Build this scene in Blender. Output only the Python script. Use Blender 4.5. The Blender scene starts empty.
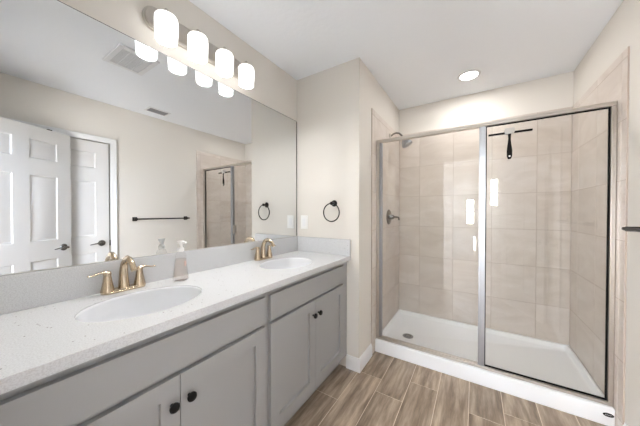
import bpy, bmesh, math, random
from mathutils import Vector, Matrix
R = math.radians
random.seed(7)
sc = bpy.context.scene
C = sc.collection

# ------------------------------------------------------------------ camera
cam_d = bpy.data.cameras.new('camera')
cam = bpy.data.objects.new('camera', cam_d)
C.objects.link(cam)
cam_d.sensor_width = 36.0
cam_d.sensor_fit = 'HORIZONTAL'
cam_d.lens = 242.3 / 640 * 36
cam_d.shift_y = 1.67 / 640
cam_d.clip_start = 0.01
cam.location = (0, 0, 1.2475)
cam.rotation_euler = (R(90 - 0.63), 0, R(32.635))
sc.camera = cam

# ------------------------------------------------------------------ world, exposure
sc.view_settings.view_transform = 'Standard'
sc.view_settings.look = 'None'
sc.view_settings.exposure = 1.3
sc.view_settings.gamma = 1.0
sc.view_settings.use_curve_mapping = False
w = bpy.data.worlds.new('sky'); sc.world = w; w.use_nodes = True
nt = w.node_tree
bg = nt.nodes['Background']
sky = nt.nodes.new('ShaderNodeTexSky')
sky.sky_type = 'NISHITA'
sky.sun_elevation = R(48); sky.sun_rotation = R(20); sky.sun_disc = False
nt.links.new(sky.outputs[0], bg.inputs[0])
bg.inputs[1].default_value = 4.0


def area(name, loc, rot, sx, sy, power, col):
    l = bpy.data.lights.new(name, 'AREA'); l.shape = 'RECTANGLE'; l.size = sx; l.size_y = sy
    l.energy = power; l.color = col
    o = bpy.data.objects.new(name, l); C.objects.link(o); o.location = loc; o.rotation_euler = rot
    return o


# daylight at the bedroom windows, plus two added fill lamps inside the bedroom
area('bedroom_fill_west', (-1.4, -2.4, 0.85), (R(110), 0, R(-30)), 1.3, 1.2, 55, (1.0, 0.99, 0.975))  # added fill lamp, aimed up through the doorway
area('window_daylight', (0.39, -3.19, 1.73), (R(90), 0, 0), 0.20, 0.70, 18, (1.0, 0.99, 0.975))
area('window_daylight', (-0.11, -3.19, 1.26), (R(90), 0, 0), 0.22, 0.68, 18, (1.0, 0.99, 0.975))
area('bedroom_ceiling_fill', (-0.6, -0.75, 2.425), (0, 0, 0), 1.4, 0.9, 25, (1.0, 0.99, 0.975))  # added fill lamp under the bedroom ceiling
LAMP = 0.72           # vanity shade emission
CAN = 2.5            # recessed light power
BULB = 1.05

# ------------------------------------------------------------------ key dimensions
XL, XJ, XR = -1.367, -0.758, 0.696
Y0, Y1, Y2 = 0.0, 1.747, 2.898
H = 2.44
YC = 2.082        # front of the shower curb
YG = 2.125        # plane of the shower glass

# ------------------------------------------------------------------ materials


def mat(name, col, rough=0.5, metal=0.0, spec=0.5, bump=None, bs=60.0, coat=0.0):
    m = bpy.data.materials.new(name); m.use_nodes = True
    n = m.node_tree.nodes; l = m.node_tree.links
    b = n['Principled BSDF']
    b.inputs['Base Color'].default_value = (*col, 1)
    b.inputs['Roughness'].default_value = rough
    b.inputs['Metallic'].default_value = metal
    b.inputs['Specular IOR Level'].default_value = spec
    b.inputs['Coat Weight'].default_value = coat
    if bump:
        t = n.new('ShaderNodeTexCoord'); ns = n.new('ShaderNodeTexNoise')
        ns.inputs['Scale'].default_value = bs; ns.inputs['Detail'].default_value = 3
        bp = n.new('ShaderNodeBump'); bp.inputs['Strength'].default_value = bump
        bp.inputs['Distance'].default_value = 0.002
        l.new(t.outputs['Object'], ns.inputs['Vector']); l.new(ns.outputs['Fac'], bp.inputs['Height'])
        l.new(bp.outputs[0], b.inputs['Normal'])
    return m


def srgb(r, g, b):
    f = lambda c: (c / 255 / 12.92) if c / 255 <= 0.04045 else ((c / 255 + 0.055) / 1.055) ** 2.4
    return (f(r), f(g), f(b))


M = {}
M['wall'] = mat('wall_paint', srgb(226, 221, 213), 0.75, spec=0.3, bump=0.12, bs=90)
M['ceiling'] = mat('ceiling_paint', srgb(242, 245, 249), 0.9, spec=0.1, bump=0.8, bs=35)
M['trim'] = mat('white_trim_paint', srgb(238, 238, 238), 0.4)
M['door'] = mat('white_door_paint', srgb(218, 216, 213), 0.45)
M['cab'] = mat('grey_cabinet_paint', srgb(160, 160, 159), 0.45)
M['cab_in'] = mat('cabinet_shadow_side', srgb(150, 151, 153), 0.6)
M['mirror'] = mat('silvered_glass', (0.80, 0.815, 0.82), 0.0, 1.0)
M['edge'] = mat('mirror_edge_and_shadow', srgb(120, 122, 116), 0.25, 0.6)
M['nickel'] = mat('brushed_nickel', srgb(196, 190, 182), 0.28, 1.0)
M['champ'] = mat('champagne_nickel', srgb(196, 179, 156), 0.24, 1.0)
M['chrome'] = mat('chrome', srgb(172, 174, 179), 0.38, 1.0)
M['frame'] = mat('satin_silver_frame', srgb(206, 200, 192), 0.34, 0.9)
M['bronze'] = mat('dark_bronze', srgb(40, 36, 34), 0.35, 0.7)
M['black'] = mat('black_knob', srgb(9, 9, 10), 0.35, spec=0.3)
M['gasket'] = mat('black_rubber', srgb(14, 12, 12), 0.7, spec=0.2)
M['pan'] = mat('white_acrylic', srgb(243, 244, 245), 0.3)
M['sink'] = mat('sink_porcelain', srgb(236, 237, 239), 0.12)
M['leverdark'] = mat('dark_nickel', srgb(140, 138, 136), 0.2, 1.0)
M['plastic'] = mat('white_plastic', srgb(244, 243, 240), 0.35)
M['dark'] = mat('dark_void', srgb(40, 40, 42), 0.8)
M['vent'] = mat('vent_white', srgb(232, 233, 235), 0.5)
M['ventgrey'] = mat('vent_grey', srgb(165, 165, 167), 0.5)
M['carpet'] = mat('bedroom_carpet', srgb(190, 180, 168), 0.95, bump=0.8, bs=300)
M['grout_t'] = mat('tile_grout', srgb(188, 172, 160), 0.8)
M['grout_f'] = mat('floor_grout', srgb(226, 212, 192), 0.85)
M['label'] = mat('label_pink', srgb(205, 175, 165), 0.5)
M['greyplastic'] = mat('grey_plastic', srgb(190, 187, 183), 0.4)


def emis(name, col, s, diff=(0.9, 0.9, 0.9)):
    m = mat(name, diff, 0.35)
    b = m.node_tree.nodes['Principled BSDF']
    b.inputs['Emission Color'].default_value = (*col, 1); b.inputs['Emission Strength'].default_value = s
    return m


M['shade'] = emis('opal_glass_lit', (1.0, 0.993, 0.98), LAMP)
M['canlens'] = emis('lit_lens', (1.0, 0.98, 0.95), 12)


def glass(name, tint, f0=0.04, rough=0.0):
    """thin clear sheet: transparent plus a mirror-like reflection that grows at grazing angles (same from both faces)"""
    m = bpy.data.materials.new(name); m.use_nodes = True
    n = m.node_tree.nodes; l = m.node_tree.links
    n.remove(n['Principled BSDF'])
    tr = n.new('ShaderNodeBsdfTransparent'); tr.inputs[0].default_value = (*tint, 1)
    gl = n.new('ShaderNodeBsdfGlossy'); gl.inputs['Roughness'].default_value = rough
    lw = n.new('ShaderNodeLayerWeight'); lw.inputs[0].default_value = 0.5
    pw = n.new('ShaderNodeMath'); pw.operation = 'POWER'; pw.inputs[1].default_value = 5
    ma = n.new('ShaderNodeMath'); ma.operation = 'MULTIPLY_ADD'; ma.inputs[1].default_value = 1 - f0; ma.inputs[2].default_value = f0
    mx = n.new('ShaderNodeMixShader')
    l.new(lw.outputs['Facing'], pw.inputs[0]); l.new(pw.outputs[0], ma.inputs[0])
    l.new(ma.outputs[0], mx.inputs[0]); l.new(tr.outputs[0], mx.inputs[1]); l.new(gl.outputs[0], mx.inputs[2])
    l.new(mx.outputs[0], n['Material Output'].inputs[0])
    return m


M['glass'] = glass('clear_shower_glass', (0.975, 0.98, 0.975))
M['winglass'] = glass('window_glass', (0.98, 0.98, 0.98))
M['bottle'] = glass('clear_bottle', (0.985, 0.98, 0.975), 0.03)
M['liquid'] = glass('pale_pink_soap', (0.965, 0.93, 0.905), 0.02)


def quartz():
    m = mat('white_quartz', srgb(236, 236, 236), 0.22)
    n = m.node_tree.nodes; l = m.node_tree.links; b = n['Principled BSDF']
    t = n.new('ShaderNodeTexCoord')
    v1 = n.new('ShaderNodeTexVoronoi'); v1.inputs['Scale'].default_value = 85
    r1 = n.new('ShaderNodeValToRGB'); r1.color_ramp.elements[0].position = 0.16; r1.color_ramp.elements[1].position = 0.22
    r1.color_ramp.elements[0].color = (0, 0, 0, 1)
    wn = n.new('ShaderNodeMath'); wn.operation = 'GREATER_THAN'; wn.inputs[1].default_value = 0.90
    sep = n.new('ShaderNodeSeparateColor')
    inv = n.new('ShaderNodeMath'); inv.operation = 'SUBTRACT'; inv.inputs[0].default_value = 1.0
    mul = n.new('ShaderNodeMath'); mul.operation = 'MULTIPLY'
    v2 = n.new('ShaderNodeTexNoise'); v2.inputs['Scale'].default_value = 260; v2.inputs['Detail'].default_value = 4
    r2 = n.new('ShaderNodeValToRGB')
    r2.color_ramp.elements[0].position = 0.40; r2.color_ramp.elements[0].color = (*srgb(204, 204, 205), 1)
    r2.color_ramp.elements[1].position = 0.56; r2.color_ramp.elements[1].color = (*srgb(216, 217, 218), 1)
    mx = n.new('ShaderNodeMix'); mx.data_type = 'RGBA'; mx.inputs[7].default_value = (*srgb(128, 122, 116), 1)
    l.new(t.outputs['Object'], v1.inputs['Vector']); l.new(t.outputs['Object'], v2.inputs['Vector'])
    l.new(v1.outputs['Distance'], r1.inputs[0]); l.new(v1.outputs['Color'], sep.inputs[0]); l.new(sep.outputs[0], wn.inputs[0])
    l.new(r1.outputs[0], inv.inputs[1]); l.new(inv.outputs[0], mul.inputs[0]); l.new(wn.outputs[0], mul.inputs[1])
    l.new(v2.outputs['Fac'], r2.inputs[0]); l.new(mul.outputs[0], mx.inputs[0]); l.new(r2.outputs[0], mx.inputs[6])
    l.new(mx.outputs[2], b.inputs['Base Color'])
    return m


M['quartz'] = quartz()


def varied(name, stops, scale, stretch, rough, attr_amt, detail=6, fine=None, bump=0.0, spec=0.5, ndist=0.6):
    """streaky procedural colour with a random offset and tone per face set (attribute 'rnd')"""
    m = mat(name, (0.5, 0.5, 0.5), rough, spec=spec)
    n = m.node_tree.nodes; l = m.node_tree.links; b = n['Principled BSDF']
    t = n.new('ShaderNodeTexCoord'); at = n.new('ShaderNodeAttribute'); at.attribute_name = 'rnd'
    mp = n.new('ShaderNodeMapping'); mp.inputs['Scale'].default_value = stretch
    sc_ = n.new('ShaderNodeVectorMath'); sc_.operation = 'SCALE'; sc_.inputs['Scale'].default_value = 40
    ad = n.new('ShaderNodeVectorMath'); ad.operation = 'ADD'
    l.new(t.outputs['Object'], mp.inputs['Vector']); l.new(at.outputs['Color'], sc_.inputs[0])
    l.new(mp.outputs[0], ad.inputs[0]); l.new(sc_.outputs[0], ad.inputs[1])
    ns = n.new('ShaderNodeTexNoise'); ns.inputs['Scale'].default_value = scale; ns.inputs['Detail'].default_value = detail
    ns.inputs['Distortion'].default_value = ndist; ns.inputs['Roughness'].default_value = 0.62
    l.new(ad.outputs[0], ns.inputs['Vector'])
    rp = n.new('ShaderNodeValToRGB'); e = rp.color_ramp.elements
    e[0].position, c0 = stops[0][0], stops[0][1]; e[0].color = (*srgb(*c0), 1)
    e[1].position, c1 = stops[-1][0], stops[-1][1]; e[1].color = (*srgb(*c1), 1)
    for p, c in stops[1:-1]:
        x = e.new(p); x.color = (*srgb(*c), 1)
    l.new(ns.outputs['Fac'], rp.inputs[0])
    sp = n.new('ShaderNodeSeparateColor'); l.new(at.outputs['Color'], sp.inputs[0])
    mr = n.new('ShaderNodeMapRange'); mr.inputs[3].default_value = 1 - attr_amt; mr.inputs[4].default_value = 1 + attr_amt
    l.new(sp.outputs[1], mr.inputs[0])
    vm = n.new('ShaderNodeVectorMath'); vm.operation = 'SCALE'
    l.new(rp.outputs[0], vm.inputs[0]); l.new(mr.outputs[0], vm.inputs['Scale'])
    l.new(vm.outputs[0], b.inputs['Base Color'])
    if bump:
        bp = n.new('ShaderNodeBump'); bp.inputs['Strength'].default_value = bump; bp.inputs['Distance'].default_value = 0.001
        l.new(ns.outputs['Fac'], bp.inputs['Height']); l.new(bp.outputs[0], b.inputs['Normal'])
    return m


M['plank'] = varied('wood_look_plank_tile', [(0.28, (108, 92, 77)), (0.45, (152, 134, 116)), (0.58, (184, 165, 145)), (0.76, (218, 201, 180))],
                    2.6, (9.0, 1.0, 1), 0.42, 0.14, detail=10, bump=0.15, ndist=0.2)
M['tile'] = varied('beige_marble_tile', [(0.25, (200, 187, 176)), (0.5, (212, 201, 191)), (0.78, (224, 215, 208))],
                   2.2, (1, 1, 2.6), 0.28, 0.03, detail=7, ndist=1.2)

# ------------------------------------------------------------------ mesh helpers


def finish(name, bm, m, parent=None, loc=None, bevel=0.0, seg=2, smooth=True, ang=35):
    me = bpy.data.meshes.new(name)
    bmesh.ops.recalc_face_normals(bm, faces=bm.faces)
    bm.to_mesh(me); bm.free()
    me.materials.append(M[m] if isinstance(m, str) else m)
    if smooth:
        for p in me.polygons: p.use_smooth = True
        me.set_sharp_from_angle(angle=R(ang))
    o = bpy.data.objects.new(name, me); C.objects.link(o)
    if loc: o.location = loc
    if parent: o.parent = parent
    if bevel:
        b = o.modifiers.new('bevel', 'BEVEL'); b.width = bevel; b.segments = seg; b.limit_method = 'ANGLE'; b.angle_limit = R(40)
    return o


def box(bm, x0, x1, y0, y1, z0, z1):
    vs = [bm.verts.new(p) for p in [(x0, y0, z0), (x1, y0, z0), (x1, y1, z0), (x0, y1, z0), (x0, y0, z1), (x1, y0, z1), (x1, y1, z1), (x0, y1, z1)]]
    return [bm.faces.new([vs[i] for i in f]) for f in [(3, 2, 1, 0), (4, 5, 6, 7), (0, 1, 5, 4), (1, 2, 6, 5), (2, 3, 7, 6), (3, 0, 4, 7)]]


def B(*a):
    bm = bmesh.new()
    box(bm, *a)
    return bm


def tube(bm, pts, rad, seg=14, flat=None, caps=True):
    """swept tube; rad a number or a list; flat = squash factor along the 2nd frame axis"""
    pts = [Vector(p) for p in pts]
    n = len(pts)
    rads = rad if isinstance(rad, (list, tuple)) else [rad] * n
    up = Vector((0, 0, 1))
    rings = []
    d0 = (pts[1] - pts[0]).normalized()
    if abs(d0.dot(up)) > 0.95: up = Vector((0, 1, 0)) if abs(d0.y) < 0.9 else Vector((1, 0, 0))
    for i in range(n):
        d = (pts[min(i + 1, n - 1)] - pts[max(i - 1, 0)]).normalized()
        a = up - d * up.dot(d); a.normalize(); b = d.cross(a); up = a
        fl = 1 if flat is None else (flat[i] if isinstance(flat, (list, tuple)) else flat)
        rings.append([bm.verts.new(pts[i] + (a * math.cos(2 * math.pi * k / seg) * fl + b * math.sin(2 * math.pi * k / seg)) * rads[i]) for k in range(seg)])
    for i in range(n - 1):
        for k in range(seg):
            bm.faces.new([rings[i][k], rings[i][(k + 1) % seg], rings[i + 1][(k + 1) % seg], rings[i + 1][k]])
    if caps:
        bm.faces.new(rings[0][::-1]); bm.faces.new(rings[-1])


def lathe(bm, prof, seg=32, axis='z', o=(0, 0, 0), sx=1, sy=1, cap=True):
    """prof = [(radius, height)]"""
    rings = []
    for r, h in prof:
        ring = []
        for k in range(seg):
            a = 2 * math.pi * k / seg
            c, s = r * math.cos(a) * sx, r * math.sin(a) * sy
            p = {'z': (c, s, h), 'x': (h, c, s), 'y': (c, h, s)}[axis]
            ring.append(bm.verts.new((p[0] + o[0], p[1] + o[1], p[2] + o[2])))
        rings.append(ring)
    for i in range(len(rings) - 1):
        for k in range(seg):
            bm.faces.new([rings[i][k], rings[i][(k + 1) % seg], rings[i + 1][(k + 1) % seg], rings[i + 1][k]])
    if cap:
        bm.faces.new(rings[0][::-1]); bm.faces.new(rings[-1])


def torus(bm, c, Rr, r, axis='y', seg=48, s2=10, sx=1.0):
    grid = []
    for i in range(seg):
        a = 2 * math.pi * i / seg
        row = []
        for j in range(s2):
            b = 2 * math.pi * j / s2
            q = Rr + r * math.cos(b)
            x, z, y = q * math.cos(a) * sx, q * math.sin(a), r * math.sin(b)
            p = {'y': (x, y, z), 'x': (y, x, z), 'z': (x, z, y)}[axis]
            row.append(bm.verts.new((c[0] + p[0], c[1] + p[1], c[2] + p[2])))
        grid.append(row)
    for i in range(seg):
        for j in range(s2):
            bm.faces.new([grid[i][j], grid[(i + 1) % seg][j], grid[(i + 1) % seg][(j + 1) % s2], grid[i][(j + 1) % s2]])


def prism(bm, outline, axis, t0, t1):
    """closed 2-D outline extruded along an axis"""
    def P(a, b, t): return {'x': (t, a, b), 'y': (a, t, b), 'z': (a, b, t)}[axis]
    A = [bm.verts.new(P(a, b, t0)) for a, b in outline]; Bv = [bm.verts.new(P(a, b, t1)) for a, b in outline]
    n = len(outline)
    for i in range(n): bm.faces.new([A[i], A[(i + 1) % n], Bv[(i + 1) % n], Bv[i]])
    bm.faces.new(A[::-1]); bm.faces.new(Bv)


def stadium(cx, cy, hw, r, n=14):
    o = []
    for k in range(n + 1): a = -math.pi / 2 + math.pi * k / n; o.append((cx + hw - r + r * math.cos(a), cy + r * math.sin(a)))
    for k in range(n + 1): a = math.pi / 2 + math.pi * k / n; o.append((cx - hw + r + r * math.cos(a), cy + r * math.sin(a)))
    return o


def struct(name, bm, m, parent=None, **k):
    o = finish(name, bm, m, parent, **k)
    if not parent: o['kind'] = 'structure'
    return o


def empty(name, loc, rz=0):
    o = bpy.data.objects.new(name, None); o.empty_display_size = 0.05; C.objects.link(o)
    o.location = loc; o.rotation_euler = (0, 0, rz)
    return o


def thing(name, label, cat, loc=(0, 0, 0), rz=0, group=None):
    o = empty(name, loc, rz); o['label'] = label; o['category'] = cat
    if group: o['group'] = group
    return o


def tag(o, label, cat, group=None):
    o['label'] = label; o['category'] = cat
    if group: o['group'] = group
    return o


def copy_tree(o, parent=None):
    c = o.copy(); C.objects.link(c)
    if parent: c.parent = parent
    for ch in list(o.children): copy_tree(ch, c)
    return c


# ------------------------------------------------------------------ room shell
T = 0.12
BY = -3.05            # bedroom far wall
DX0, DX1, DH = -0.42, 0.338, 2.03    # doorway the camera looks in through
struct('ceiling', B(XL - T, 2.6, BY - T, Y2 + T, H, H + 0.1), 'ceiling')
struct('wall_left', B(XL - T, XL, -T, Y2 + T, 0, H), 'wall')
struct('wall_partition', B(XL, XJ, Y1, Y2 + T, 0, H), 'wall')
struct('wall_back', B(XJ, XR, Y2, Y2 + T, 0, H), 'wall')


def wall_with_hole(name, axis, t0, t1, a0, a1, h0, h1, z0, z1, m='wall'):
    bm = bmesh.new()
    def bx(p0, p1, q0, q1):
        if axis == 'y': box(bm, p0, p1, t0, t1, q0, q1)
        else: box(bm, t0, t1, p0, p1, q0, q1)
    bx(a0, h0, 0, H); bx(h1, a1, 0, H); bx(h0, h1, z1, H)
    if z0 > 0: bx(h0, h1, 0, z0)
    return struct(name, bm, m)


CY0, CY1, CH = 0.288, 1.005, 1.995      # closet door leaf
wall_with_hole('wall_right', 'x', XR, XR + T, -T, Y2 + T, CY0 - 0.012, CY1 + 0.012, 0, CH + 0.012)
wall_with_hole('wall_front', 'y', -T, Y0, XL, XR, DX0 - 0.02, DX1 + 0.02, 0, DH + 0.02)
# bedroom behind the camera
struct('wall_bedroom_left', B(-2.1 - T, -2.1, BY, -T, 0, H), 'wall')
struct('wall_bedroom_right', B(2.3, 2.3 + T, BY, -T, 0, H), 'wall')
struct('wall_bedroom_near', (lambda bm: (box(bm, -2.1, XL, -T, 0, 0, H), box(bm, XR, 2.3, -T, -0.001, 0, H), bm)[2])(bmesh.new()), 'wall')
WINS = [(0.29, 0.49, 1.38, 2.08), (-0.22, 0.0, 0.92, 1.60)]
bm = bmesh.new()
box(bm, -2.1 - T, WINS[1][0], BY - T, BY, 0, H); box(bm, WINS[1][1], WINS[0][0], BY - T, BY, 0, H); box(bm, WINS[0][1], 2.3 + T, BY - T, BY, 0, H)
for wx0, wx1, wz0, wz1 in WINS:
    box(bm, wx0, wx1, BY - T, BY, 0, wz0); box(bm, wx0, wx1, BY - T, BY, wz1, H)
struct('wall_bedroom_back', bm, 'wall')
struct('floor_bedroom', B(-2.1, 2.3, BY, -0.06, -0.05, 0.0), 'carpet')
for wi, (WX0, WX1, WZ0, WZ1) in enumerate(WINS):
    wn = empty('window_%d' % (wi + 1), (0, BY, 0)); wn['kind'] = 'structure'
    bm = bmesh.new(); fw = 0.035
    box(bm, WX0, WX0 + fw, -T, -0.02, WZ0, WZ1); box(bm, WX1 - fw, WX1, -T, -0.02, WZ0, WZ1)
    box(bm, WX0 + fw, WX1 - fw, -T, -0.02, WZ0, WZ0 + fw); box(bm, WX0 + fw, WX1 - fw, -T, -0.02, WZ1 - fw, WZ1)
    zm = (WZ0 + WZ1) / 2
    box(bm, WX0 + fw, WX1 - fw, -0.09, -0.04, zm - 0.02, zm + 0.02)
    finish('window_frame', bm, 'trim', wn)
    finish('pane', B(WX0 + fw, WX1 - fw, -0.07, -0.066, WZ0 + fw, WZ1 - fw), 'winglass', wn)
    finish('window_sill', B(WX0 - 0.04, WX1 + 0.04, 0.0, 0.05, WZ0 - 0.03, WZ0 - 0.002), 'trim', wn)


def casing(name, axis, wallpos, d, a0, a1, top, w=0.057, t=0.015):
    """door casing: profiled boards round an opening; d = side it stands out to"""
    bm = bmesh.new()
    def bx(p0, p1, q0, q1, tt):
        t0, t1 = sorted((wallpos, wallpos + d * tt))
        if axis == 'y': box(bm, p0, p1, t0, t1, q0, q1)
        else: box(bm, t0, t1, p0, p1, q0, q1)
    for (p0, p1, q0, q1) in ((a0 - w, a0, 0, top + w), (a1, a1 + w, 0, top + w), (a0, a1, top, top + w)):
        bx(p0, p1, q0, q1, t * 0.7)
    o = 0.016
    bx(a0 - w, a0 - w + o, 0, top + w, t); bx(a1 + w - o, a1 + w, 0, top + w, t); bx(a0 - w, a1 + w, top + w - o, top + w, t)
    return struct(name, bm, 'trim', bevel=0.002)


casing('trim_1', 'x', XR - 0.0005, -1, CY0 - 0.008, CY1 + 0.008, CH + 0.008)
casing('trim_2', 'y', Y0 + 0.0005, 1, DX0, DX1, DH)
bm = bmesh.new()
box(bm, DX0 - 0.02, DX0, -T, Y0, 0, DH + 0.02); box(bm, DX1, DX1 + 0.02, -T, Y0, 0, DH + 0.02); box(bm, DX0, DX1, -T, Y0, DH, DH + 0.02)
struct('trim_3', bm, 'trim')


def baseboard(name, pts):
    """profile swept along wall feet: pts = [(x, y)] with the room on the left hand side"""
    prof = [(0, 0), (0.014, 0), (0.014, 0.075), (0.011, 0.088), (0.007, 0.094), (0.006, 0.105), (0, 0.105)]
    bm = bmesh.new(); rows = []
    n = len(pts); P = [Vector(p) for p in pts]
    for i in range(n):
        ns = []
        if i > 0: d = (P[i] - P[i - 1]).normalized(); ns.append(Vector((-d.y, d.x)))
        if i < n - 1: d = (P[i + 1] - P[i]).normalized(); ns.append(Vector((-d.y, d.x)))
        nv = sum(ns, Vector((0, 0))); nv = nv / nv.length_squared * (2 if len(ns) == 2 else 1) if len(ns) == 2 else ns[0]
        rows.append([bm.verts.new((P[i].x + nv.x * a, P[i].y + nv.y * a, z + 0.0005)) for a, z in prof])
    m = len(prof)
    for i in range(n - 1):
        for k in range(m): bm.faces.new([rows[i][k], rows[i + 1][k], rows[i + 1][(k + 1) % m], rows[i][(k + 1) % m]])
    bm.faces.new(rows[0]); bm.faces.new(rows[-1][::-1])
    return struct(name, bm, 'trim')


E_ = 0.0006
baseboard('baseboard_partition', [(XJ + E_, YC - 0.08), (XJ + E_, Y1 - E_), (-0.8630, Y1 - E_)])
baseboard('baseboard_right', [(XR - E_, CY1 + 0.068), (XR - E_, 1.99)])

# floor: grout bed and planks
struct('floor', B(XL, XR + T, -0.06, Y2, -0.05, -0.0015), 'grout_f')
bm = bmesh.new(); lay = bm.loops.layers.color.new('rnd')
PW, PL, G = 0.184, 0.60, 0.004
joints = {-1: 0.21, 0: 1.409, 1: 1.758, 2: 1.622, 3: 1.85, 4: 1.50, 5: 1.757, 6: 1.87, 7: 1.55, 8: 1.7}


def clip_box(bm, x0, x1, y0, y1, z0, z1, lay):
    if x1 - x0 < 0.002 or y1 - y0 < 0.002: return
    c = (random.random(), random.random(), random.random(), 1)
    for f in box(bm, x0, x1, y0, y1, z0, z1):
        for lp in f.loops: lp[lay] = c


for i in range(-3, 9):
    x0 = -0.764 + (i - 1) * PW
    j0 = joints.get(i, 0.3 * i) % PL
    k = -1
    while j0 + k * PL < YC + 0.1:
        ya, yb = j0 + k * PL + G / 2, j0 + (k + 1) * PL - G / 2
        clip_box(bm, max(x0 + G / 2, XL + 0.005), min(x0 + PW - G / 2, XR - 0.001), max(ya, -0.05), min(yb, YC + 0.3), -0.004, 0.0, lay)
        k += 1
struct('floor_planks', bm, 'plank', smooth=False, bevel=0.0008, seg=1)


# shower wall tile (structure)
def tiled(name, axis, pos, d, ulines, zlines, th=0.008, g=0.003):
    """tiles between consecutive lines; d = outward sign"""
    bm = bmesh.new(); lay = bm.loops.layers.color.new('rnd')
    def bx(u0, u1, z0, z1, a, b):
        t0, t1 = sorted((pos + d * a, pos + d * b))
        if axis == 'y': clip_box(bm, u0, u1, t0, t1, z0, z1, lay)
        else: clip_box(bm, t0, t1, u0, u1, z0, z1, lay)
    for u0, u1 in zip(ulines, ulines[1:]):
        for z0, z1 in zip(zlines, zlines[1:]):
            bx(u0 + g / 2, u1 - g / 2, z0 + g / 2, z1 - g / 2, 0.0, th)
    o = struct(name, bm, 'tile', smooth=False, bevel=0.001, seg=1)
    bm = bmesh.new()
    t0, t1 = sorted((pos + d * 0.0002, pos + d * (th - 0.0012)))
    if axis == 'y': box(bm, ulines[0] + 0.001, ulines[-1] - 0.001, t0, t1, zlines[0], zlines[-1] - 0.001)
    else: box(bm, t0, t1, ulines[0] + 0.001, ulines[-1] - 0.001, zlines[0], zlines[-1] - 0.001)
    finish('grout', bm, 'grout_t', o, smooth=False)
    return o


ZL = [0.085 + 0.3345 * k for k in range(7)] + [2.142]
tiled('wall_tile_back', 'y', Y2, -1, [XJ + 0.0085, -0.525, -0.195, 0.135, 0.466, XR - 0.0085], ZL)
YS = [2.005, 2.065, 2.395, 2.725, Y2 - 0.0002]
tiled('wall_tile_left', 'x', XJ, 1, YS, [0.0] + ZL)
tiled('wall_tile_right', 'x', XR, -1, YS, [0.0] + ZL)

# ------------------------------------------------------------------ doors


def panel_door(name, wd, ht, thick=0.035):
    """six-panel door; local: hinge edge at y=0, leaf to y=wd, x from -thick to 0 (panels both faces)"""
    root = empty(name, (0, 0, 0)); root['kind'] = 'structure'
    st = 0.11; pw = (wd - 3 * st) / 2
    ys = [(st, st + pw), (2 * st + pw, 2 * st + 2 * pw)]
    zs = [(0.25, 0.815), (0.99, 1.57), (1.715, 1.88)]
    bm = bmesh.new()
    zb = [0.008] + [v for p in zs for v in p] + [ht]
    yb = [0] + [v for p in ys for v in p] + [wd]
    rec = 0.008
    for i in range(len(yb) - 1):
        for k in range(len(zb) - 1):
            y0, y1, z0, z1 = yb[i], yb[i + 1], zb[k], zb[k + 1]
            panel = (i % 2 == 1) and (k % 2 == 1)
            for x, s in ((0, 1), (-thick, -1)):
                def V(y, z, dx): return bm.verts.new((x + s * dx, y, z))
                if not panel:
                    bm.faces.new([V(y0, z0, 0), V(y1, z0, 0), V(y1, z1, 0), V(y0, z1, 0)])
                else:
                    loops = []
                    for ins, dx in ((0, 0), (0.007, -rec), (0.015, -rec), (0.036, -0.003)):
                        loops.append([V(y0 + ins, z0 + ins, dx), V(y1 - ins, z0 + ins, dx), V(y1 - ins, z1 - ins, dx), V(y0 + ins, z1 - ins, dx)])
                    for a, b in zip(loops, loops[1:]):
                        for q in range(4): bm.faces.new([a[q], a[(q + 1) % 4], b[(q + 1) % 4], b[q]])
                    bm.faces.new(loops[-1])
    for (y, ) in ((0,), (wd,)):
        bm.faces.new([bm.verts.new(p) for p in ((0, y, zb[0]), (-thick, y, zb[0]), (-thick, y, ht), (0, y, ht))])
    for z in (zb[0], ht):
        bm.faces.new([bm.verts.new(p) for p in ((0, 0, z), (-thick, 0, z), (-thick, wd, z), (0, wd, z))])
    bmesh.ops.remove_doubles(bm, verts=bm.verts, dist=0.0001)
    finish('door_leaf', bm, 'door', root, ang=20)
    # levers on both faces
    ly = wd - 0.065
    for s, x in ((1, 0), (-1, -thick)):
        bm = bmesh.new()
        lathe(bm, [(0.001, 0), (0.032, 0.0), (0.032, 0.004), (0.027, 0.010), (0.011, 0.012), (0.011, 0.04), (0.001, 0.041)], 24, 'x')
        for v in bm.verts: v.co = Vector((x + s * v.co.x, ly + v.co.y, 0.91 + v.co.z))
        tube(bm, [(x + s * 0.045, ly + 0.006, 0.91), (x + s * 0.048, ly - 0.03, 0.913), (x + s * 0.05, ly - 0.07, 0.909), (x + s * 0.047, ly - 0.105, 0.902)], [0.011, 0.010, 0.0085, 0.007], 12, [1, .8, .7, .6])
        finish('lever_handle', bm, 'leverdark', root)
    bm = bmesh.new(); box(bm, -thick * 0.8, -thick * 0.2, wd - 0.0005, wd + 0.0015, 0.885, 0.945)
    finish('latch_plate', bm, 'bronze', root)
    for z in (0.25, 1.0, 1.78):
        bm = bmesh.new(); lathe(bm, [(0.006, z - 0.045), (0.006, z + 0.045)], 10, 'z', (0.004, -0.006, 0))
        finish('hinge', bm, 'chrome', root)
    return root


d1 = panel_door('door_1', CY1 - CY0 - 0.005, CH)
d1.location = (XR + 0.035 + 0.004, CY0 + 0.0025, 0)
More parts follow.
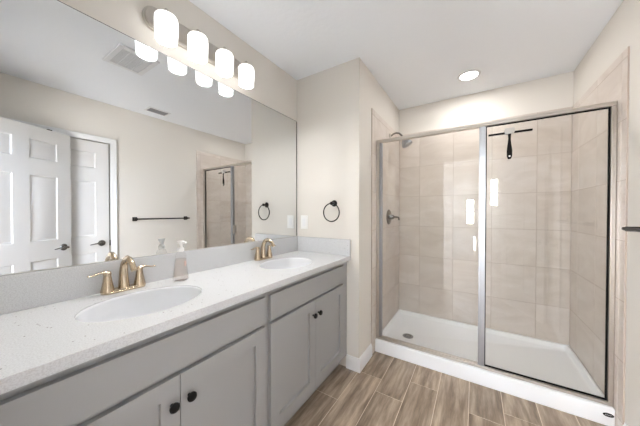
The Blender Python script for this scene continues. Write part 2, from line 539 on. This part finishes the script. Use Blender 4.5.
# sheet coloured dark for the shade in the gap behind the closet leaf
struct('wall_closet_gap_shade', B(XR + 0.06, XR + T, CY0 - 0.012, CY1 + 0.012, 0, CH + 0.012), 'dark')
bm = B(XR - 0.004, XR + 0.01, CY1 - 0.004 + 0.004, CY1 + 0.008, 0.875, 0.935)
struct('trim_4', bm, 'bronze')
d2 = panel_door('door_2', 0.735, 1.995)
d2.location = (0.338, 0.018, 0)
d2.rotation_euler = (0, 0, -R(27.0))
finish('catch_plate', B(-0.034, -0.012, 0.562, 0.590, 1.9952, 2.0045), 'gasket', d2)

# ------------------------------------------------------------------ vanity cabinets
FX = -0.864      # face frame front plane
CX = -0.843      # front of doors


def shaker(name, parent, y0, y1, z0, z1, st=0.060, th=0.0195):
    bm = bmesh.new()
    x0, x1 = FX + 0.0006, FX + 0.0006 + th
    box(bm, x0, x1, y0, y0 + st, z0, z1); box(bm, x0, x1, y1 - st, y1, z0, z1)
    box(bm, x0, x1, y0 + st, y1 - st, z0, z0 + st); box(bm, x0, x1, y0 + st, y1 - st, z1 - st, z1)
    box(bm, x0, x1 - 0.0145, y0 + st, y1 - st, z0 + st, z1 - st)
    return finish(name, bm, 'cab', parent, smooth=False)


def vanity(label, ya, yb, yd0, yd1, group):
    root = thing('vanity_cabinet', label, 'cabinet', (0, 0, 0), 0, group)
    bm = bmesh.new()
    # box carcass with face frame, toe kick set back
    box(bm, XL + 0.002, FX - 0.02, ya, ya + 0.018, 0.10, 0.864); box(bm, XL + 0.002, FX - 0.02, yb - 0.018, yb, 0.10, 0.864)
    box(bm, XL + 0.002, XL + 0.01, ya + 0.018, yb - 0.018, 0.10, 0.864)
    box(bm, XL + 0.01, FX - 0.02, ya + 0.018, yb - 0.018, 0.10, 0.118)
    finish('cabinet_body', bm, 'cab', root, smooth=False)
    bm = bmesh.new()
    box(bm, FX - 0.02, FX, ya, yd0 + 0.02, 0.10, 0.864); box(bm, FX - 0.02, FX, yd1 - 0.02, yb, 0.10, 0.864)
    box(bm, FX - 0.02, FX, yd0 + 0.02, yd1 - 0.02, 0.10, 0.15); box(bm, FX - 0.02, FX, yd0 + 0.02, yd1 - 0.02, 0.67, 0.73)
    box(bm, FX - 0.02, FX, yd0 + 0.02, yd1 - 0.02, 0.815, 0.864)
    finish('face_frame', bm, 'cab', root, smooth=False)
    finish('toe_kick', B(-0.945, -0.930, ya, yb, 0.0015, 0.0995), 'cab', root, smooth=False)
    finish('drawer_front', B(FX + 0.0006, CX - 0.0005, yd0, yd1, 0.712, 0.838), 'cab', root, bevel=0.0015)
    mid = (yd0 + yd1) / 2
    for a, b, ky in ((yd0, mid - 0.0015, mid - 0.029), (mid + 0.0015, yd1, mid + 0.029)):
        dr = shaker('cabinet_door', root, a, b, 0.140, 0.694)
        bm = bmesh.new()
        lathe(bm, [(0.0055, 0.0012), (0.0055, 0.009), (0.009, 0.012), (0.0155, 0.018), (0.0162, 0.023), (0.013, 0.028), (0.006, 0.0305), (0.001, 0.031)], 24, 'x', (CX - 0.001, ky, 0.607))
        finish('knob', bm, 'black', dr)
    return root


grp = 'grey shaker vanity cabinets'
vanity('grey shaker vanity cabinet under the sink with the soap bottle, cut off by the frame', 0.005, 0.8525, 0.034, 0.834, None)
vanity('grey shaker double-door vanity cabinet beside the partition wall, under the far sink', 0.8535, Y1 - 0.001, 0.870, 1.660, None)

# ------------------------------------------------------------------ countertop with sink cut-outs
ZT, ZU = 0.900, 0.868
SINKS = [(-1.085, 0.435, 0.160, 0.205), (-1.085, 1.275, 0.160, 0.205)]
ct = thing('countertop', 'long white speckled quartz countertop running over both grey vanity cabinets', 'countertop', (0, 0, 0))
bm = bmesh.new()
X0, X1 = XL + 0.001, -0.828
cells = [0.003, 0.85, Y1 - 0.001]
for ci, (sx_, sy_, ra, rb) in enumerate(SINKS):
    ya, yb = cells[ci], cells[ci + 1]
    # rectangle perimeter points matched by angle to ellipse points
    corners = [(X1, yb), (X0, yb), (X0, ya), (X1, ya)]
    angs = sorted(set([2 * math.pi * k / 64 for k in range(64)] + [math.atan2(c[1] - sy_, c[0] - sx_) % (2 * math.pi) for c in corners]))
    out, inn = [], []
    for a in angs:
        c, s = math.cos(a), math.sin(a)
        tx = ((X1 - sx_) / c) if c > 1e-9 else ((X0 - sx_) / c if c < -1e-9 else 1e9)
        ty = ((yb - sy_) / s) if s > 1e-9 else ((ya - sy_) / s if s < -1e-9 else 1e9)
        t = min(tx, ty); out.append((sx_ + c * t, sy_ + s * t))
        t2 = 1 / math.sqrt((c / ra) ** 2 + (s / rb) ** 2); inn.append((sx_ + c * t2, sy_ + s * t2))
    n = len(angs)
    vo = {z: [bm.verts.new((x, y, z)) for x, y in out] for z in (ZT, ZU)}
    vi = {z: [bm.verts.new((x, y, z)) for x, y in inn] for z in (ZT, ZU)}
    for i in range(n):
        j = (i + 1) % n
        bm.faces.new([vi[ZT][i], vo[ZT][i], vo[ZT][j], vi[ZT][j]])
        bm.faces.new([vi[ZU][j], vo[ZU][j], vo[ZU][i], vi[ZU][i]])
        bm.faces.new([vi[ZT][j], vi[ZU][j], vi[ZU][i], vi[ZT][i]])
        mx_, my_ = (out[i][0] + out[j][0]) / 2, (out[i][1] + out[j][1]) / 2
        if not (abs(my_ - 0.85) < 1e-4):
            bm.faces.new([vo[ZT][i], vo[ZU][i], vo[ZU][j], vo[ZT][j]])
bmesh.ops.remove_doubles(bm, verts=bm.verts, dist=0.00005)
finish('slab', bm, 'quartz', ct, ang=30)
finish('backsplash', B(XL + 0.001, XL + 0.021, 0.003, Y1 - 0.0015, ZT + 0.0003, 1.030), 'quartz', ct, bevel=0.0012)
finish('side_splash', B(XL + 0.0215, -0.829, Y1 - 0.021, Y1 - 0.001, ZT + 0.0003, 1.028), 'quartz', ct, bevel=0.0012)

# sinks
for (sx_, sy_, ra, rb), lab in zip(SINKS, ('white oval undermount sink just in front of the soap bottle', 'white oval undermount sink at the far end of the counter')):
    s = thing('undermount_sink', lab, 'sink', (sx_, sy_, ZU), 0)
    bm = bmesh.new()
    prof = [(0.992, 0.0290), (0.990, 0.0200), (0.988, -0.006), (0.982, -0.03), (0.93, -0.075), (0.80, -0.115), (0.55, -0.138), (0.25, -0.146), (0.13, -0.148)]
    rings = []
    for q, z in prof:
        rings.append([bm.verts.new((ra * q * math.cos(2 * math.pi * k / 56), rb * q * math.sin(2 * math.pi * k / 56), z)) for k in range(56)])
    for a, b in zip(rings, rings[1:]):
        for k in range(56): bm.faces.new([a[k], a[(k + 1) % 56], b[(k + 1) % 56], b[k]])
    bm.faces.new(rings[-1])
    o = finish('basin', bm, 'sink', s, ang=60)
    sol = o.modifiers.new('thick', 'SOLIDIFY'); sol.thickness = 0.001; sol.offset = 1
    bm = bmesh.new(); lathe(bm, [(0.001, -0.1455), (0.010, -0.1445), (0.022, -0.1440), (0.026, -0.1455), (0.026, -0.147)], 24)
    finish('sink_drain', bm, 'chrome', s)


# ------------------------------------------------------------------ faucets
def faucet(label, loc, group):
    r = thing('faucet', label, 'faucet', loc, 0, group); r.scale = (0.94, 0.94, 0.97)
    bm = bmesh.new()
    prism(bm, [(x, y) for y, x in stadium(0, 0, 0.086, 0.027)], 'z', 0.0008, 0.010)
    lo = stadium(0, 0, 0.080, 0.021)
    prism(bm, [(x, y) for y, x in lo], 'z', 0.010, 0.016)
    finish('base_plate', bm, 'champ', r, bevel=0.0015)
    # spout: rises, leans and curls forward (+x)
    bm = bmesh.new()
    P = [(-0.002, 0, 0.012), (-0.006, 0, 0.05), (-0.006, 0, 0.09), (0.002, 0, 0.12), (0.018, 0, 0.140), (0.040, 0, 0.149), (0.064, 0, 0.146), (0.086, 0, 0.134), (0.103, 0, 0.116), (0.110, 0, 0.104)]
    tube(bm, P, [0.023, 0.019, 0.0165, 0.0155, 0.015, 0.0148, 0.0145, 0.014, 0.0135, 0.013], 18, [1, 1, 1, .95, .85, .8, .8, .8, .85, .9])
    finish('spout', bm, 'champ', r, ang=60)
    for s in (-1, 1):
        bm = bmesh.new()
        lathe(bm, [(0.026, 0.010), (0.0245, 0.018), (0.021, 0.035), (0.017, 0.055), (0.0145, 0.075), (0.014, 0.082), (0.0155, 0.088), (0.013, 0.096), (0.004, 0.099)], 24, 'z', (0, s * 0.062, 0))
        h = finish('handle', bm, 'champ', r, ang=60)
        bm = bmesh.new()
        tube(bm, [(0, s * 0.052, 0.090), (0, s * 0.072, 0.096), (0.002, s * 0.092, 0.0955), (0.004, s * 0.112, 0.090), (0.006, s * 0.130, 0.090)], [0.011, 0.0115, 0.010, 0.009, 0.0075], 12, [.75, .6, .45, .4, .4])
        finish('lever', bm, 'champ', h, ang=60)
    return r


faucet('champagne-coloured two-handle arched faucet behind the sink by the soap bottle', (-1.312, 0.435, ZT), None)
faucet('champagne-coloured two-handle arched faucet at the far sink by the partition wall', (-1.312, 1.278, ZT), None)

# ------------------------------------------------------------------ soap dispenser
sp = thing('soap_dispenser', 'clear soap bottle with white pump on the counter between the two faucets', 'soap dispenser', (-1.262, 0.655, ZT + 0.0006), R(15))
bm = bmesh.new()
lathe(bm, [(0.030, 0.0), (0.036, 0.003), (0.0365, 0.012), (0.032, 0.05), (0.0265, 0.10), (0.024, 0.128), (0.020, 0.137), (0.0135, 0.142), (0.0135, 0.150)], 32)
finish('bottle', bm, 'bottle', sp, ang=50)
bm = bmesh.new()
lathe(bm, [(0.030, 0.004), (0.0335, 0.008), (0.0335, 0.012), (0.0295, 0.05), (0.0245, 0.098), (0.0235, 0.110)], 32)
finish('liquid', bm, 'liquid', sp, ang=50)
bm = bmesh.new(); box(bm, 0.0285, 0.0295, -0.006, 0.006, 0.075, 0.100)
finish('label_mark', bm, 'label', sp)
bm = bmesh.new()
lathe(bm, [(0.0155, 0.146), (0.0155, 0.162), (0.012, 0.165), (0.009, 0.168), (0.009, 0.180), (0.014, 0.186), (0.017, 0.197), (0.0165, 0.2), (0.001, 0.201)], 24)
box(bm, 0.008, 0.034, -0.006, 0.006, 0.188, 0.198)
finish('pump', bm, 'plastic', sp, ang=40)

# ------------------------------------------------------------------ wall mirror
mr = thing('wall_mirror', 'large frameless wall mirror above the quartz backsplash', 'mirror', (XL, 0, 1.0325))
finish('glass_sheet', B(0.0006, 0.0055, 0.004, 1.729, 0.0, 1.0305), 'mirror', mr, smooth=False)
bm = bmesh.new()
box(bm, 0.0006, 0.0058, 0.004, 1.729, 1.0307, 1.0328); box(bm, 0.0006, 0.0030, 1.7292, 1.7440, 0, 1.0328)  # top edge, and an upright strip coloured dark as the wall gap's shadow
finish('edge_and_gap_shadow', bm, 'edge', mr, smooth=False)

# ------------------------------------------------------------------ vanity light
vl = thing('vanity_light', 'four-lamp brushed nickel vanity light with lit white glass shades above the mirror', 'wall light', (XL, 0.836, 2.21))
bm = bmesh.new()
prism(bm, stadium(0, 0, 0.305, 0.058, 18), 'x', 0.0008, 0.018)
prism(bm, stadium(0, 0, 0.298, 0.051, 18), 'x', 0.018, 0.024)
finish('back_plate', bm, 'nickel', vl, bevel=0.002)
for y in (-0.244, -0.086, 0.078, 0.240):
    bm = bmesh.new()
    tube(bm, [(0.024, y, 0.0), (0.06, y, 0.004), (0.088, y, 0.010), (0.110, y, 0.0)], 0.0065, 12)
    lathe(bm, [(0.024, -0.022), (0.027, -0.012), (0.024, -0.004), (0.008, 0.0), (0.006, 0.008), (0.008, 0.012), (0.003, 0.018)], 20, 'z', (0.110, y, 0))
    arm = finish('arm', bm, 'nickel', vl, ang=50)
    bm = bmesh.new()
    lathe(bm, [(0.0440, -0.139), (0.0465, -0.138), (0.0490, -0.10), (0.0500, -0.05), (0.0490, -0.032), (0.044, -0.024), (0.026, -0.0215), (0.020, -0.0215), (0.024, -0.028), (0.042, -0.032), (0.0465, -0.05), (0.0455, -0.10), (0.0440, -0.139)], 36, 'z', (0.110, y, 0), cap=False)
    finish('glass_shade', bm, 'shade', vl, ang=60)
    l = bpy.data.lights.new('bulb', 'AREA'); l.shape = 'DISK'; l.size = 0.075; l.energy = BULB; l.color = (1, 0.995, 0.985)
    o = bpy.data.objects.new('bulb', l); C.objects.link(o); o.parent = vl; o.location = (0.110, y, -0.134)

# ------------------------------------------------------------------ recessed light over shower
rl = thing('recessed_light', 'round lit recessed ceiling light over the shower', 'ceiling light', (-0.053, 2.495, H))
bm = bmesh.new()
lathe(bm, [(0.066, -0.0035), (0.072, -0.008), (0.086, -0.0045), (0.088, -0.0008), (0.066, -0.0008)], 40, cap=False)
finish('trim_ring', bm, 'vent', rl, ang=60)
bm = bmesh.new(); lathe(bm, [(0.0655, -0.0008), (0.0655, -0.0045), (0.03, -0.006)], 40)
finish('lens', bm, 'canlens', rl)
l = bpy.data.lights.new('can_lamp', 'AREA'); l.shape = 'DISK'; l.size = 0.09; l.energy = CAN; l.color = (1, 0.99, 0.98)
o = bpy.data.objects.new('can_lamp', l); C.objects.link(o); o.parent = rl; o.location = (0, 0, -0.010)

# ------------------------------------------------------------------ ceiling vents
ef = thing('exhaust_fan', 'square white exhaust fan grille on the ceiling, seen in the mirror', 'exhaust fan', (-0.445, 0.815, H))
bm = bmesh.new()
hx, hy = 0.165, 0.13
box(bm, -hx, hx, -hy, -hy + 0.035, -0.014, -0.0006); box(bm, -hx, hx, hy - 0.035, hy, -0.014, -0.0006)
box(bm, -hx, -hx + 0.035, -hy + 0.035, hy - 0.035, -0.014, -0.0006); box(bm, hx - 0.035, hx, -hy + 0.035, hy - 0.035, -0.014, -0.0006)
for k in range(1, 4):
    y = -hy + 0.035 + k * 0.0475; box(bm, -hx + 0.035, hx - 0.035, y - 0.003, y + 0.003, -0.013, -0.004)
finish('grille_frame', bm, 'vent', ef, bevel=0.003)
bm = bmesh.new()
for k in range(26):
    x = -hx + 0.038 + k * 0.0099
    box(bm, x, x + 0.0048, -hy + 0.035, hy - 0.035, -0.011, -0.004)
finish('louvers', bm, 'vent', ef, smooth=False)
finish('backing', B(-hx + 0.035, hx - 0.035, -hy + 0.035, hy - 0.035, -0.003, -0.0006), 'ventgrey', ef)
ar = thing('air_register', 'small white ceiling air register with dark louvers, near the doors, seen in the mirror', 'vent', (0.45, 1.39, H))
bm = bmesh.new()
hx, hy = 0.075, 0.115
box(bm, -hx, hx, -hy, -hy + 0.02, -0.008, -0.0006); box(bm, -hx, hx, hy - 0.02, hy, -0.008, -0.0006)
box(bm, -hx, -hx + 0.02, -hy + 0.02, hy - 0.02, -0.008, -0.0006); box(bm, hx - 0.02, hx, -hy + 0.02, hy - 0.02, -0.008, -0.0006)
finish('register_frame', bm, 'vent', ar, bevel=0.002)
bm = bmesh.new()
for k in range(5):
    x = -hx + 0.027 + k * 0.022; box(bm, x, x + 0.006, -hy + 0.02, hy - 0.02, -0.012, -0.003)
finish('louvers', bm, 'ventgrey', ar, smooth=False)
finish('backing', B(-hx + 0.02, hx - 0.02, -hy + 0.02, hy - 0.02, -0.0025, -0.0006), 'ventgrey', ar)

# ------------------------------------------------------------------ partition wall fittings
tr = thing('towel_ring', 'dark bronze towel ring on the partition wall above the counter', 'towel ring', (-0.977, Y1, 1.318))
bm = bmesh.new()
lathe(bm, [(0.026, -0.0008), (0.026, -0.008), (0.020, -0.013), (0.012, -0.016), (0.011, -0.045), (0.014, -0.052), (0.008, -0.056), (0.001, -0.057)], 28, 'y')
finish('mount', bm, 'bronze', tr, ang=40)
bm = bmesh.new(); torus(bm, (-0.004, -0.046, -0.074), 0.073, 0.0048, 'y', 64, 12)
finish('ring', bm, 'bronze', tr, ang=80)
sw = thing('light_switch', 'white rocker light switch on the partition wall beside the mirror', 'light switch', (-1.283, Y1, 1.157))
finish('wall_plate', B(-0.038, 0.038, -0.007, -0.0006, -0.060, 0.060), 'plastic', sw, bevel=0.003, seg=3)
finish('rocker', B(-0.017, 0.017, -0.0105, -0.0075, -0.034, 0.034), 'trim', sw, bevel=0.001)

tb = thing('towel_bar', 'dark bronze towel bar on the right wall between closet door and shower', 'towel bar', (XR, 1.54, 1.163))
for s, nm in ((-1, 0), (1, 0)):
    bm = bmesh.new()
    box(bm, -0.008, -0.0008, s * 0.30 - 0.024, s * 0.30 + 0.024, -0.024, 0.024); box(bm, -0.062, -0.008, s * 0.30 - 0.012, s * 0.30 + 0.012, -0.012, 0.012)
    finish('bracket', bm, 'bronze', tb, bevel=0.002)
bm = bmesh.new(); tube(bm, [(-0.060, -0.326, 0), (-0.060, 0.326, 0)], 0.0085, 16)
finish('bar', bm, 'bronze', tb)

# ------------------------------------------------------------------ shower pan
sx0, sx1 = XJ + 0.0095, XR - 0.0095
sy0, sy1 = YC, Y2 - 0.010
pn = thing('shower_pan', 'white acrylic shower pan with low front curb under the glass enclosure', 'shower pan', (0, 0, 0))
bm = bmesh.new()
PH = 0.107


def rect(x0, x1, y0, y1, z, r=0.0, n=6):
    if r == 0: return [(x0, y0, z), (x1, y0, z), (x1, y1, z), (x0, y1, z)]
    o = []
    for cx, cy, a0 in ((x0 + r, y0 + r, 180), (x1 - r, y0 + r, 270), (x1 - r, y1 - r, 0), (x0 + r, y1 - r, 90)):
        for k in range(n + 1): a = R(a0 + 90 * k / n); o.append((cx + r * math.cos(a), cy + r * math.sin(a), z))
    return o


def bridge(bm, A, Bv):
    n = len(A)
    for i in range(n): bm.faces.new([A[i], A[(i + 1) % n], Bv[(i + 1) % n], Bv[i]])


loops = [rect(sx0, sx1, sy0, sy1, 0.0012, 0.004), rect(sx0, sx1, sy0, sy1, PH - 0.008, 0.004), rect(sx0 + 0.001, sx1 - 0.001, sy0 + 0.003, sy1, PH - 0.002, 0.004), rect(sx0 + 0.003, sx1 - 0.003, sy0 + 0.010, sy1 - 0.002, PH, 0.004),
         rect(sx0 + 0.018, sx1 - 0.018, sy0 + 0.080, sy1 - 0.022, PH - 0.002, 0.012), rect(sx0 + 0.022, sx1 - 0.022, sy0 + 0.085, sy1 - 0.026, PH - 0.008, 0.014),
         rect(sx0 + 0.028, sx1 - 0.028, sy0 + 0.092, sy1 - 0.034, PH - 0.030, 0.02), rect(sx0 + 0.036, sx1 - 0.036, sy0 + 0.100, sy1 - 0.043, PH - 0.038, 0.03)]
LV = [[bm.verts.new(p) for p in lp] for lp in loops]
for a, b in zip(LV, LV[1:]): bridge(bm, a, b)
ring = [bm.verts.new((-0.538 + 0.045 * math.cos(math.pi * 1.25 + 2 * math.pi * k / 28), 2.41 + 0.045 * math.sin(math.pi * 1.25 + 2 * math.pi * k / 28), 0.052)) for k in range(28)]
bridge(bm, LV[-1], ring); bm.faces.new(ring)
finish('basin', bm, 'pan', pn, ang=50)
bm = bmesh.new()
lathe(bm, [(0.047, 0.0525), (0.049, 0.055), (0.044, 0.0565), (0.030, 0.0555), (0.001, 0.0555)], 32, 'z', (-0.538, 2.41, 0))
dr = finish('drain_cover', bm, 'chrome', pn)
bm = bmesh.new()
for k in range(8):
    a = k * math.pi / 4
    lathe(bm, [(0.004, 0.0558), (0.004, 0.0564)], 8, 'z', (-0.538 + 0.024 * math.cos(a), 2.41 + 0.024 * math.sin(a), 0))
finish('drain_hole', bm, 'dark', dr)
# oval black badge with light lettering strokes on the curb
bm = bmesh.new(); lathe(bm, [(0.0225, 0.0), (0.0225, -0.0012)], 32, 'y', (0.660, YC - 0.0002, 0.066), sx=1.0, sy=0.48)
lg = finish('maker_badge', bm, 'gasket', pn)
bm = bmesh.new()
zz = [0.063, 0.069, 0.0635, 0.0685, 0.0635, 0.0685, 0.064, 0.069, 0.0645]
tube(bm, [(0.646 + 0.0035 * k, YC - 0.0018, z) for k, z in enumerate(zz)], 0.0009, 6)
finish('badge_lettering', bm, 'plastic', lg)

# ------------------------------------------------------------------ shower enclosure
se = thing('shower_enclosure', 'framed clear glass shower enclosure with hinged door and fixed panel on the curb', 'shower enclosure', (0, YG, 0))
ex0, ex1 = XJ + 0.0092, XR - 0.0092
HT0, HT1 = 1.864, 1.889
MX0, MX1 = 0.022, 0.062          # middle post
bm = bmesh.new(); box(bm, ex0, ex1, -0.019, 0.019, HT0, HT1); box(bm, ex0, ex1, -0.022, -0.019, HT1 - 0.01, HT1)
finish('header', bm, 'frame', se, bevel=0.002)
finish('sill_track', B(ex0 + 0.001, ex1 - 0.001, -0.020, 0.020, PH + 0.0015, PH + 0.022), 'frame', se, bevel=0.002)
for nm, a, b in (('wall_jamb', ex0, ex0 + 0.024), ('wall_jamb', ex1 - 0.022, ex1)):
    finish(nm, B(a, b, -0.019, 0.019, PH + 0.0225, HT0 - 0.0005), 'frame', se, bevel=0.002)
bm = bmesh.new(); box(bm, MX0, MX1, -0.017, 0.017, PH + 0.0225, HT0 - 0.0005); box(bm, MX0 + 0.012, MX0 + 0.016, -0.019, -0.017, PH + 0.0225, HT0 - 0.0005)
finish('middle_post', bm, 'chrome', se, bevel=0.0015)
# fixed panel with black gasket
fx0, fx1, fz0, fz1 = MX1 + 0.0005, ex1 - 0.0225, PH + 0.0225, HT0 - 0.001
fp = finish('fixed_glass_panel', B(fx0, fx1, -0.003, 0.003, fz0, fz1), 'glass', se, smooth=False)
bm = bmesh.new(); g = 0.0055
for (a, b, c, d) in ((fx0, fx0 + g, fz0, fz1), (fx1 - g, fx1, fz0, fz1), (fx0 + g, fx1 - g, fz0, fz0 + g), (fx0 + g, fx1 - g, fz1 - g, fz1)):
    box(bm, a, b, -0.007, -0.0032, c, d); box(bm, a, b, 0.0032, 0.007, c, d)
finish('gasket', bm, 'gasket', fp, smooth=False)
# hinged door
dx0, dx1 = ex0 + 0.025, MX0 - 0.001
gl = finish('glass_door', B(dx0 + 0.026, dx1 - 0.001, -0.003, 0.003, PH + 0.030, HT0 - 0.006), 'glass', se, smooth=False)
finish('door_hinge_stile', B(dx0, dx0 + 0.0255, -0.012, 0.012, PH + 0.026, HT0 - 0.003), 'chrome', gl, bevel=0.004)
finish('door_bottom_rail', B(dx0 + 0.0265, dx1 - 0.001, -0.008, 0.008, PH + 0.0235, PH + 0.0295), 'frame', gl, bevel=0.001)
bm = bmesh.new()
for s in (-1, 1):
    box(bm, dx1 - 0.030, dx1 - 0.014, s * 0.020 - 0.003, s * 0.020 + 0.003, 0.960, 1.070)
    for z in (0.972, 1.058): lathe(bm, [(0.004, min(s * 0.0032, s * 0.018)), (0.004, max(s * 0.0032, s * 0.018))], 10, 'y', (dx1 - 0.022, 0, z))
finish('pull_handle', bm, 'nickel', gl, bevel=0.0008)

# ------------------------------------------------------------------ squeegee on the fixed panel
sq = thing('squeegee', 'black squeegee with grey clip hanging on the fixed glass panel of the shower', 'squeegee', (0.194, YG - 0.004, 1.788))
bm = bmesh.new()
prism(bm, [(-0.024, 0.032), (0.026, 0.032), (0.028, 0.008), (0.024, -0.008), (-0.022, -0.008), (-0.027, 0.008)], 'y', -0.036, -0.0006)
finish('clip', bm, 'greyplastic', sq, bevel=0.002)
bm = bmesh.new(); box(bm, -0.118, 0.122, -0.020, -0.006, -0.002, 0.010)
finish('blade', bm, 'gasket', sq, bevel=0.002)
bm = bmesh.new()
tube(bm, [(0, -0.026, 0.000), (0, -0.030, -0.012), (0, -0.031, -0.04), (0.0, -0.029, -0.075), (0.001, -0.026, -0.120), (0.001, -0.024, -0.158), (0.001, -0.023, -0.178)],
     [0.010, 0.009, 0.007, 0.010, 0.0155, 0.015, 0.008], 14, [.5, .6, .6, .55, .5, .45, .4])
hd = finish('handle', bm, 'gasket', sq, ang=60)
bm = bmesh.new(); lathe(bm, [(0.0055, -0.0345), (0.0055, -0.0320)], 16, 'y', (0.001, 0, -0.160))
finish('hang_hole', bm, 'plastic', hd)

# ------------------------------------------------------------------ shower head and valve
sh = thing('showerhead', 'silver shower head on a curved arm from the left tile wall', 'shower head', (XJ + 0.0085, 2.515, 2.034))
bm = bmesh.new(); lathe(bm, [(0.028, 0.0004), (0.027, 0.008), (0.012, 0.013)], 28, 'x')
finish('flange', bm, 'nickel', sh)
bm = bmesh.new(); tube(bm, [(0.010, 0, 0), (0.035, 0, 0.016), (0.065, 0, 0.022), (0.095, 0, 0.012), (0.118, 0, -0.012), (0.130, 0, -0.032)], 0.0088, 14)
finish('arm', bm, 'leverdark', sh, ang=60)
bm = bmesh.new()
lathe(bm, [(0.010, 0.0), (0.015, -0.010), (0.015, -0.020), (0.022, -0.034), (0.044, -0.072), (0.052, -0.092), (0.052, -0.102), (0.046, -0.104), (0.001, -0.103)], 32)
rot = Matrix.Rotation(-R(28), 4, 'Y')
for v in bm.verts: v.co = rot @ v.co + Vector((0.128, 0, -0.026))
finish('spray_head', bm, 'chrome', sh, ang=45)

vv = thing('shower_valve', 'brushed nickel shower valve with lever on the left tile wall', 'shower valve', (XJ + 0.0085, 2.48, 1.196))
bm = bmesh.new(); lathe(bm, [(0.078, 0.0004), (0.078, 0.004), (0.070, 0.010), (0.030, 0.014), (0.026, 0.030), (0.022, 0.048), (0.018, 0.052), (0.001, 0.053)], 36, 'x')
finish('escutcheon', bm, 'leverdark', vv, ang=40)
bm = bmesh.new(); tube(bm, [(0.040, 0, 0.0), (0.062, -0.004, 0.000), (0.090, -0.010, 0.0), (0.105, -0.012, -0.004), (0.108, -0.012, -0.030)], [0.012, 0.011, 0.009, 0.0085, 0.007], 12)
finish('lever', bm, 'leverdark', vv, ang=60)
